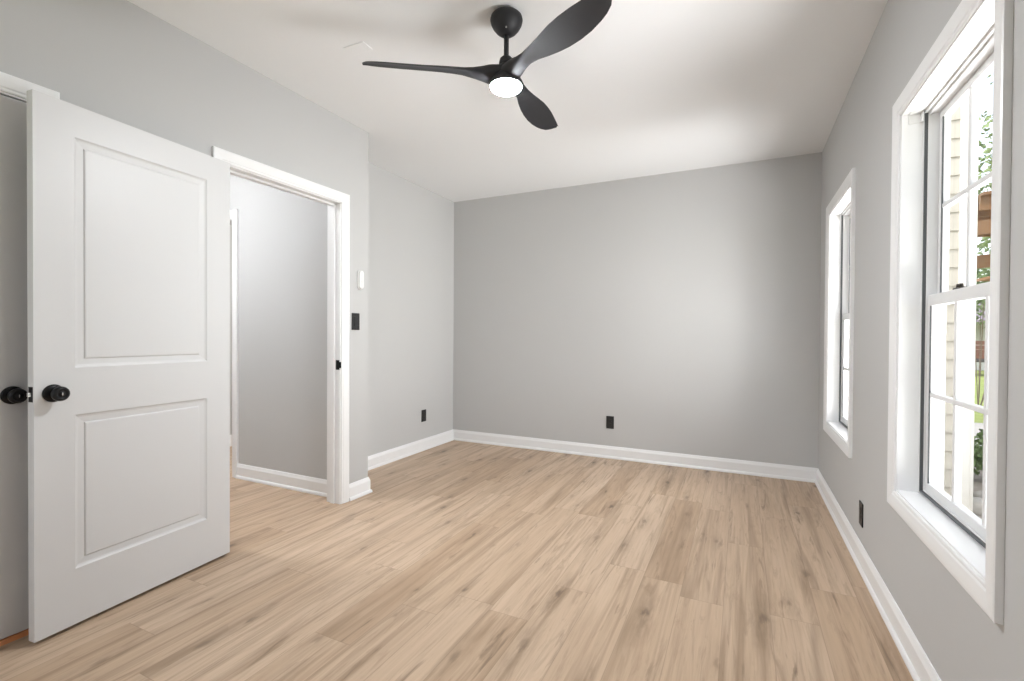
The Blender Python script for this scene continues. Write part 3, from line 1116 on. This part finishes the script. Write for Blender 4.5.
mb = MB()
for i in range(9):
    mb.box(-1.1 + i * 0.28, -0.85 + i * 0.28, -1.1, 1.6, 3.62, 3.66)
deck_part(mb, 'deck_boards')
for k in range(6):
    mb = MB(); mb.box(-1.1, 1.45, -1.0 + k * 0.48, -0.95 + k * 0.48, 3.42, 3.62)
    deck_part(mb, 'joist')
for k, zz in enumerate((3.15, 2.72)):
    mb = MB(); bar(mb, (-1.2, -1.05 + k * 0.7, zz), (1.5, -1.05 + k * 0.7, zz + 0.25), 0.05, 0.2)
    deck_part(mb, 'beam')
for k in range(7):
    mb = MB(); mb.box(-0.9 + k * 0.3, -0.6 + k * 0.3, -0.4, 0.6, 2.35 + k * 0.18, 2.39 + k * 0.18)
    deck_part(mb, 'stair_tread')
for (px, py) in ((-1.15, 1.5), (1.4, -1.0), (1.4, 1.5)):
    mb = MB(); mb.box(px - 0.06, px + 0.06, py - 0.06, py + 0.06, 0.0, 3.45)
    deck_part(mb, 'post')


def leaf_cloud(seed, blobs, n, size):
    rnd = random.Random(seed)
    mb = MB()
    for i in range(n):
        c, r = blobs[rnd.randrange(len(blobs))]
        d = Vector((rnd.gauss(0, 1), rnd.gauss(0, 1), rnd.gauss(0, 1))).normalized()
        p = Vector(c) + Vector((d.x * r[0], d.y * r[1], d.z * r[2])) * (rnd.random() ** 0.4)
        ax = Vector((rnd.gauss(0, 1), rnd.gauss(0, 1), rnd.gauss(0, 1))).normalized()
        s = size * rnd.uniform(0.6, 1.3)
        u = ax.orthogonal().normalized() * s
        v = ax.cross(u).normalized() * s * 0.5
        # a leaf bent along its midrib
        nb = ax * s * 0.18
        vs = [mb.bm.verts.new(p + q) for q in (-u, -u * 0.2 + v + nb, u, -u * 0.2 - v + nb)]
        mb.bm.faces.new([vs[0], vs[1], vs[2]])
        mb.bm.faces.new([vs[0], vs[2], vs[3]])
    return mb


def tree(name, label, x, y, h, spread, seed, n=2600, size=0.14):
    t = thing(name, label, 'tree', (x, y, GZ - 0.12), 0)
    rnd = random.Random(seed)
    mb = MB()
    mb.lathe([(0, 0), (0.20, 0), (0.15, 0.3), (0.12, h * 0.4), (0.07, h * 0.75), (0, h * 0.8)], 14)
    tr = mb.build('trunk', 'bark', t)
    for k in range(5):
        mb = MB()
        a = rnd.uniform(0, 6.28)
        z0 = h * rnd.uniform(0.32, 0.6)
        bar(mb, (0, 0, z0), (math.cos(a) * spread * 0.6, math.sin(a) * spread * 0.6, z0 + h * 0.2), 0.07, 0.07)
        mb.build('branch', 'bark', tr)
    blobs = []
    for k in range(14):
        a = rnd.uniform(0, 6.28)
        q = spread * rnd.uniform(0.1, 0.75)
        blobs.append(((math.cos(a) * q, math.sin(a) * q, h * rnd.uniform(0.38, 0.95)), (spread * 0.42, spread * 0.42, h * 0.14)))
    leaf_cloud(seed, blobs, n, size).build('foliage', 'leaf', t)
    return t


tree('leafy_tree', 'leafy green tree outside, above the timber deck', 6.4, 15.5, 9.5, 2.6, 5, 9000, 0.085)
tree('leafy_tree', 'shady tree standing behind the white neighbouring house', 21.0, 44.0, 9.0, 4.0, 8, 2500, 0.28)
tree('leafy_tree', 'small tree outside, right of the timber deck', 11.0, 17.0, 6.5, 2.2, 11, 2200)


def shrub(label, x, y, r, h, seed, n=600, lo=.3, hi=.75):
    t = thing('garden_shrub', label, 'shrub', (x, y, GZ - 0.03), 0, None)
    rnd = random.Random(seed)
    mb = MB()
    for k in range(6):
        a = rnd.uniform(0, 6.28)
        bar(mb, (0, 0, 0), (math.cos(a) * r * 0.6, math.sin(a) * r * 0.6, h * 0.7), 0.014, 0.014)
    mb.build('stems', 'bark', t)
    blobs = [((rnd.uniform(-.5, .5) * r, rnd.uniform(-.5, .5) * r, h * rnd.uniform(lo, hi)), (r * .55, r * .55, h * .28 * (hi - lo) / .45)) for k in range(7)]
    leaf_cloud(seed, blobs, n, 0.05).build('foliage', 'leaf2', t)
    return t


shrub('low green shrub in the bed, closest to the house corner board', 2.05, 5.25, 0.30, 0.45, 21)
shrub('green shrub in the middle of the planting bed', 2.45, 6.85, 0.35, 0.5, 22)
shrub('dark green shrub at the far edge of the planting bed', 2.95, 8.1, 0.35, 0.5, 23)
shrub('tall loose green shrub with bare stems standing behind the timber deck', 4.6, 13.6, 1.0, 3.3, 24, 2600, .62, .92)
rs = random.Random(4)
for i, (x, y, r) in enumerate(((1.55, 4.35, 0.10), (1.72, 4.75, 0.13), (1.50, 4.85, 0.09), (1.95, 5.75, 0.12), (2.22, 6.1, 0.15))):
    mb = MB()
    bmesh.ops.create_icosphere(mb.bm, subdivisions=3, radius=r)
    ph = rs.uniform(0, 6)
    for v in mb.bm.verts:
        k = 1 + 0.16 * math.sin(v.co.x * 21 + ph) + 0.12 * math.sin(v.co.y * 27 + 2 * ph) * math.cos(v.co.z * 19)
        v.co = Vector((v.co.x * k * 1.2, v.co.y * k, v.co.z * k * 0.62))
    o = mb.build('bed_stone', 'stone', smooth=True)
    o.location = (x, y, GZ - 0.03 + r * 0.45)
    tag(o, 'rounded grey stone lying on the planting bed outside the near window', 'stone', 'stones on the planting bed')

# neighbouring house at the far side of the lawn
nb = thing('neighbour_house', 'white neighbouring house with purple-grey roof across the lawn', 'building', (11.6, 33.0, GZ - 0.1), math.radians(-18))
mb = MB(); mb.box(-5.5, 5.5, 0, 6, 0, 2.7)
mb.build('wall', 'housewhite', nb)
mb = MB(); mb.prism([(-1.0, 2.6), (3.0, 4.6), (7.0, 2.6), (7.0, 2.75), (3.0, 4.8), (-1.0, 2.75)], 'x', -5.9, 5.9)
mb.build('roof', 'shingle', nb)
for xx in (-3.6, 0.4, 3.4):
    mb = MB(); mb.box(xx - 0.55, xx + 0.55, -0.05, 0.05, 1.0, 2.2)
    wf = mb.build('window', 'housewhite', nb)
    mb = MB(); mb.box(xx - 0.47, xx + 0.47, -0.07, -0.04, 1.08, 2.12)
    mb.build('pane', 'windowdark', wf)
for xx in (-5.2, -2.0, 1.8, 5.2):
    mb = MB(); mb.box(xx - 0.12, xx + 0.12, -2.2, -1.96, 0, 2.5)
    mb.build('porch_post', 'redpaint', nb)
mb = MB(); mb.prism([(-2.5, 2.45), (0.2, 3.0), (0.2, 3.12), (-2.5, 2.57)], 'x', -5.8, 5.8)
mb.build('porch_roof', 'shingle', nb)

# farm trailer on the grass edge
tl = thing('utility_trailer', 'brown wooden trailer with dark wheels parked beyond the lawn', 'trailer', (9.9, 28.4, GZ - 0.1), math.radians(-10))
mb = MB(); mb.box(-1.9, 1.9, -0.7, 0.7, 0.62, 0.74, 0.01)
mb.build('bed', 'darkmetal', tl)
for yy in (-0.7, 0.66):
    mb = MB()
    for k in range(4):
        mb.box(-1.9, 1.9, yy, yy + 0.04, 0.78 + k * 0.2, 0.95 + k * 0.2)
    for xx in (-1.85, -0.6, 0.6, 1.82):
        mb.box(xx, xx + 0.06, yy - 0.03, yy + 0.07, 0.7, 1.6)
    mb.build('side_boards', 'trailerwood', tl)
for xx in (-1.1, 0.9):
    for yy in (-0.85, 0.70):
        mb = MB()
        mb.lathe([(0.16, 0), (0.30, 0), (0.34, 0.03), (0.34, 0.13), (0.30, 0.16), (0.16, 0.16)], 28, Matrix.Translation((xx, yy, 0.34)) @ Matrix.Rotation(math.radians(-90), 4, 'X'))
        wh = mb.build('wheel', 'darkmetal', tl)
        mb = MB()
        mb.lathe([(0, 0.03), (0.165, 0.03), (0.165, 0.12), (0, 0.12)], 20, Matrix.Translation((xx, yy, 0.34)) @ Matrix.Rotation(math.radians(-90), 4, 'X'))
        mb.build('hub', 'housewhite', wh)
mb = MB(); bar(mb, (-1.9, 0, 0.6), (-3.1, 0, 0.5), 0.1, 0.1)
mb.build('drawbar', 'darkmetal', tl)
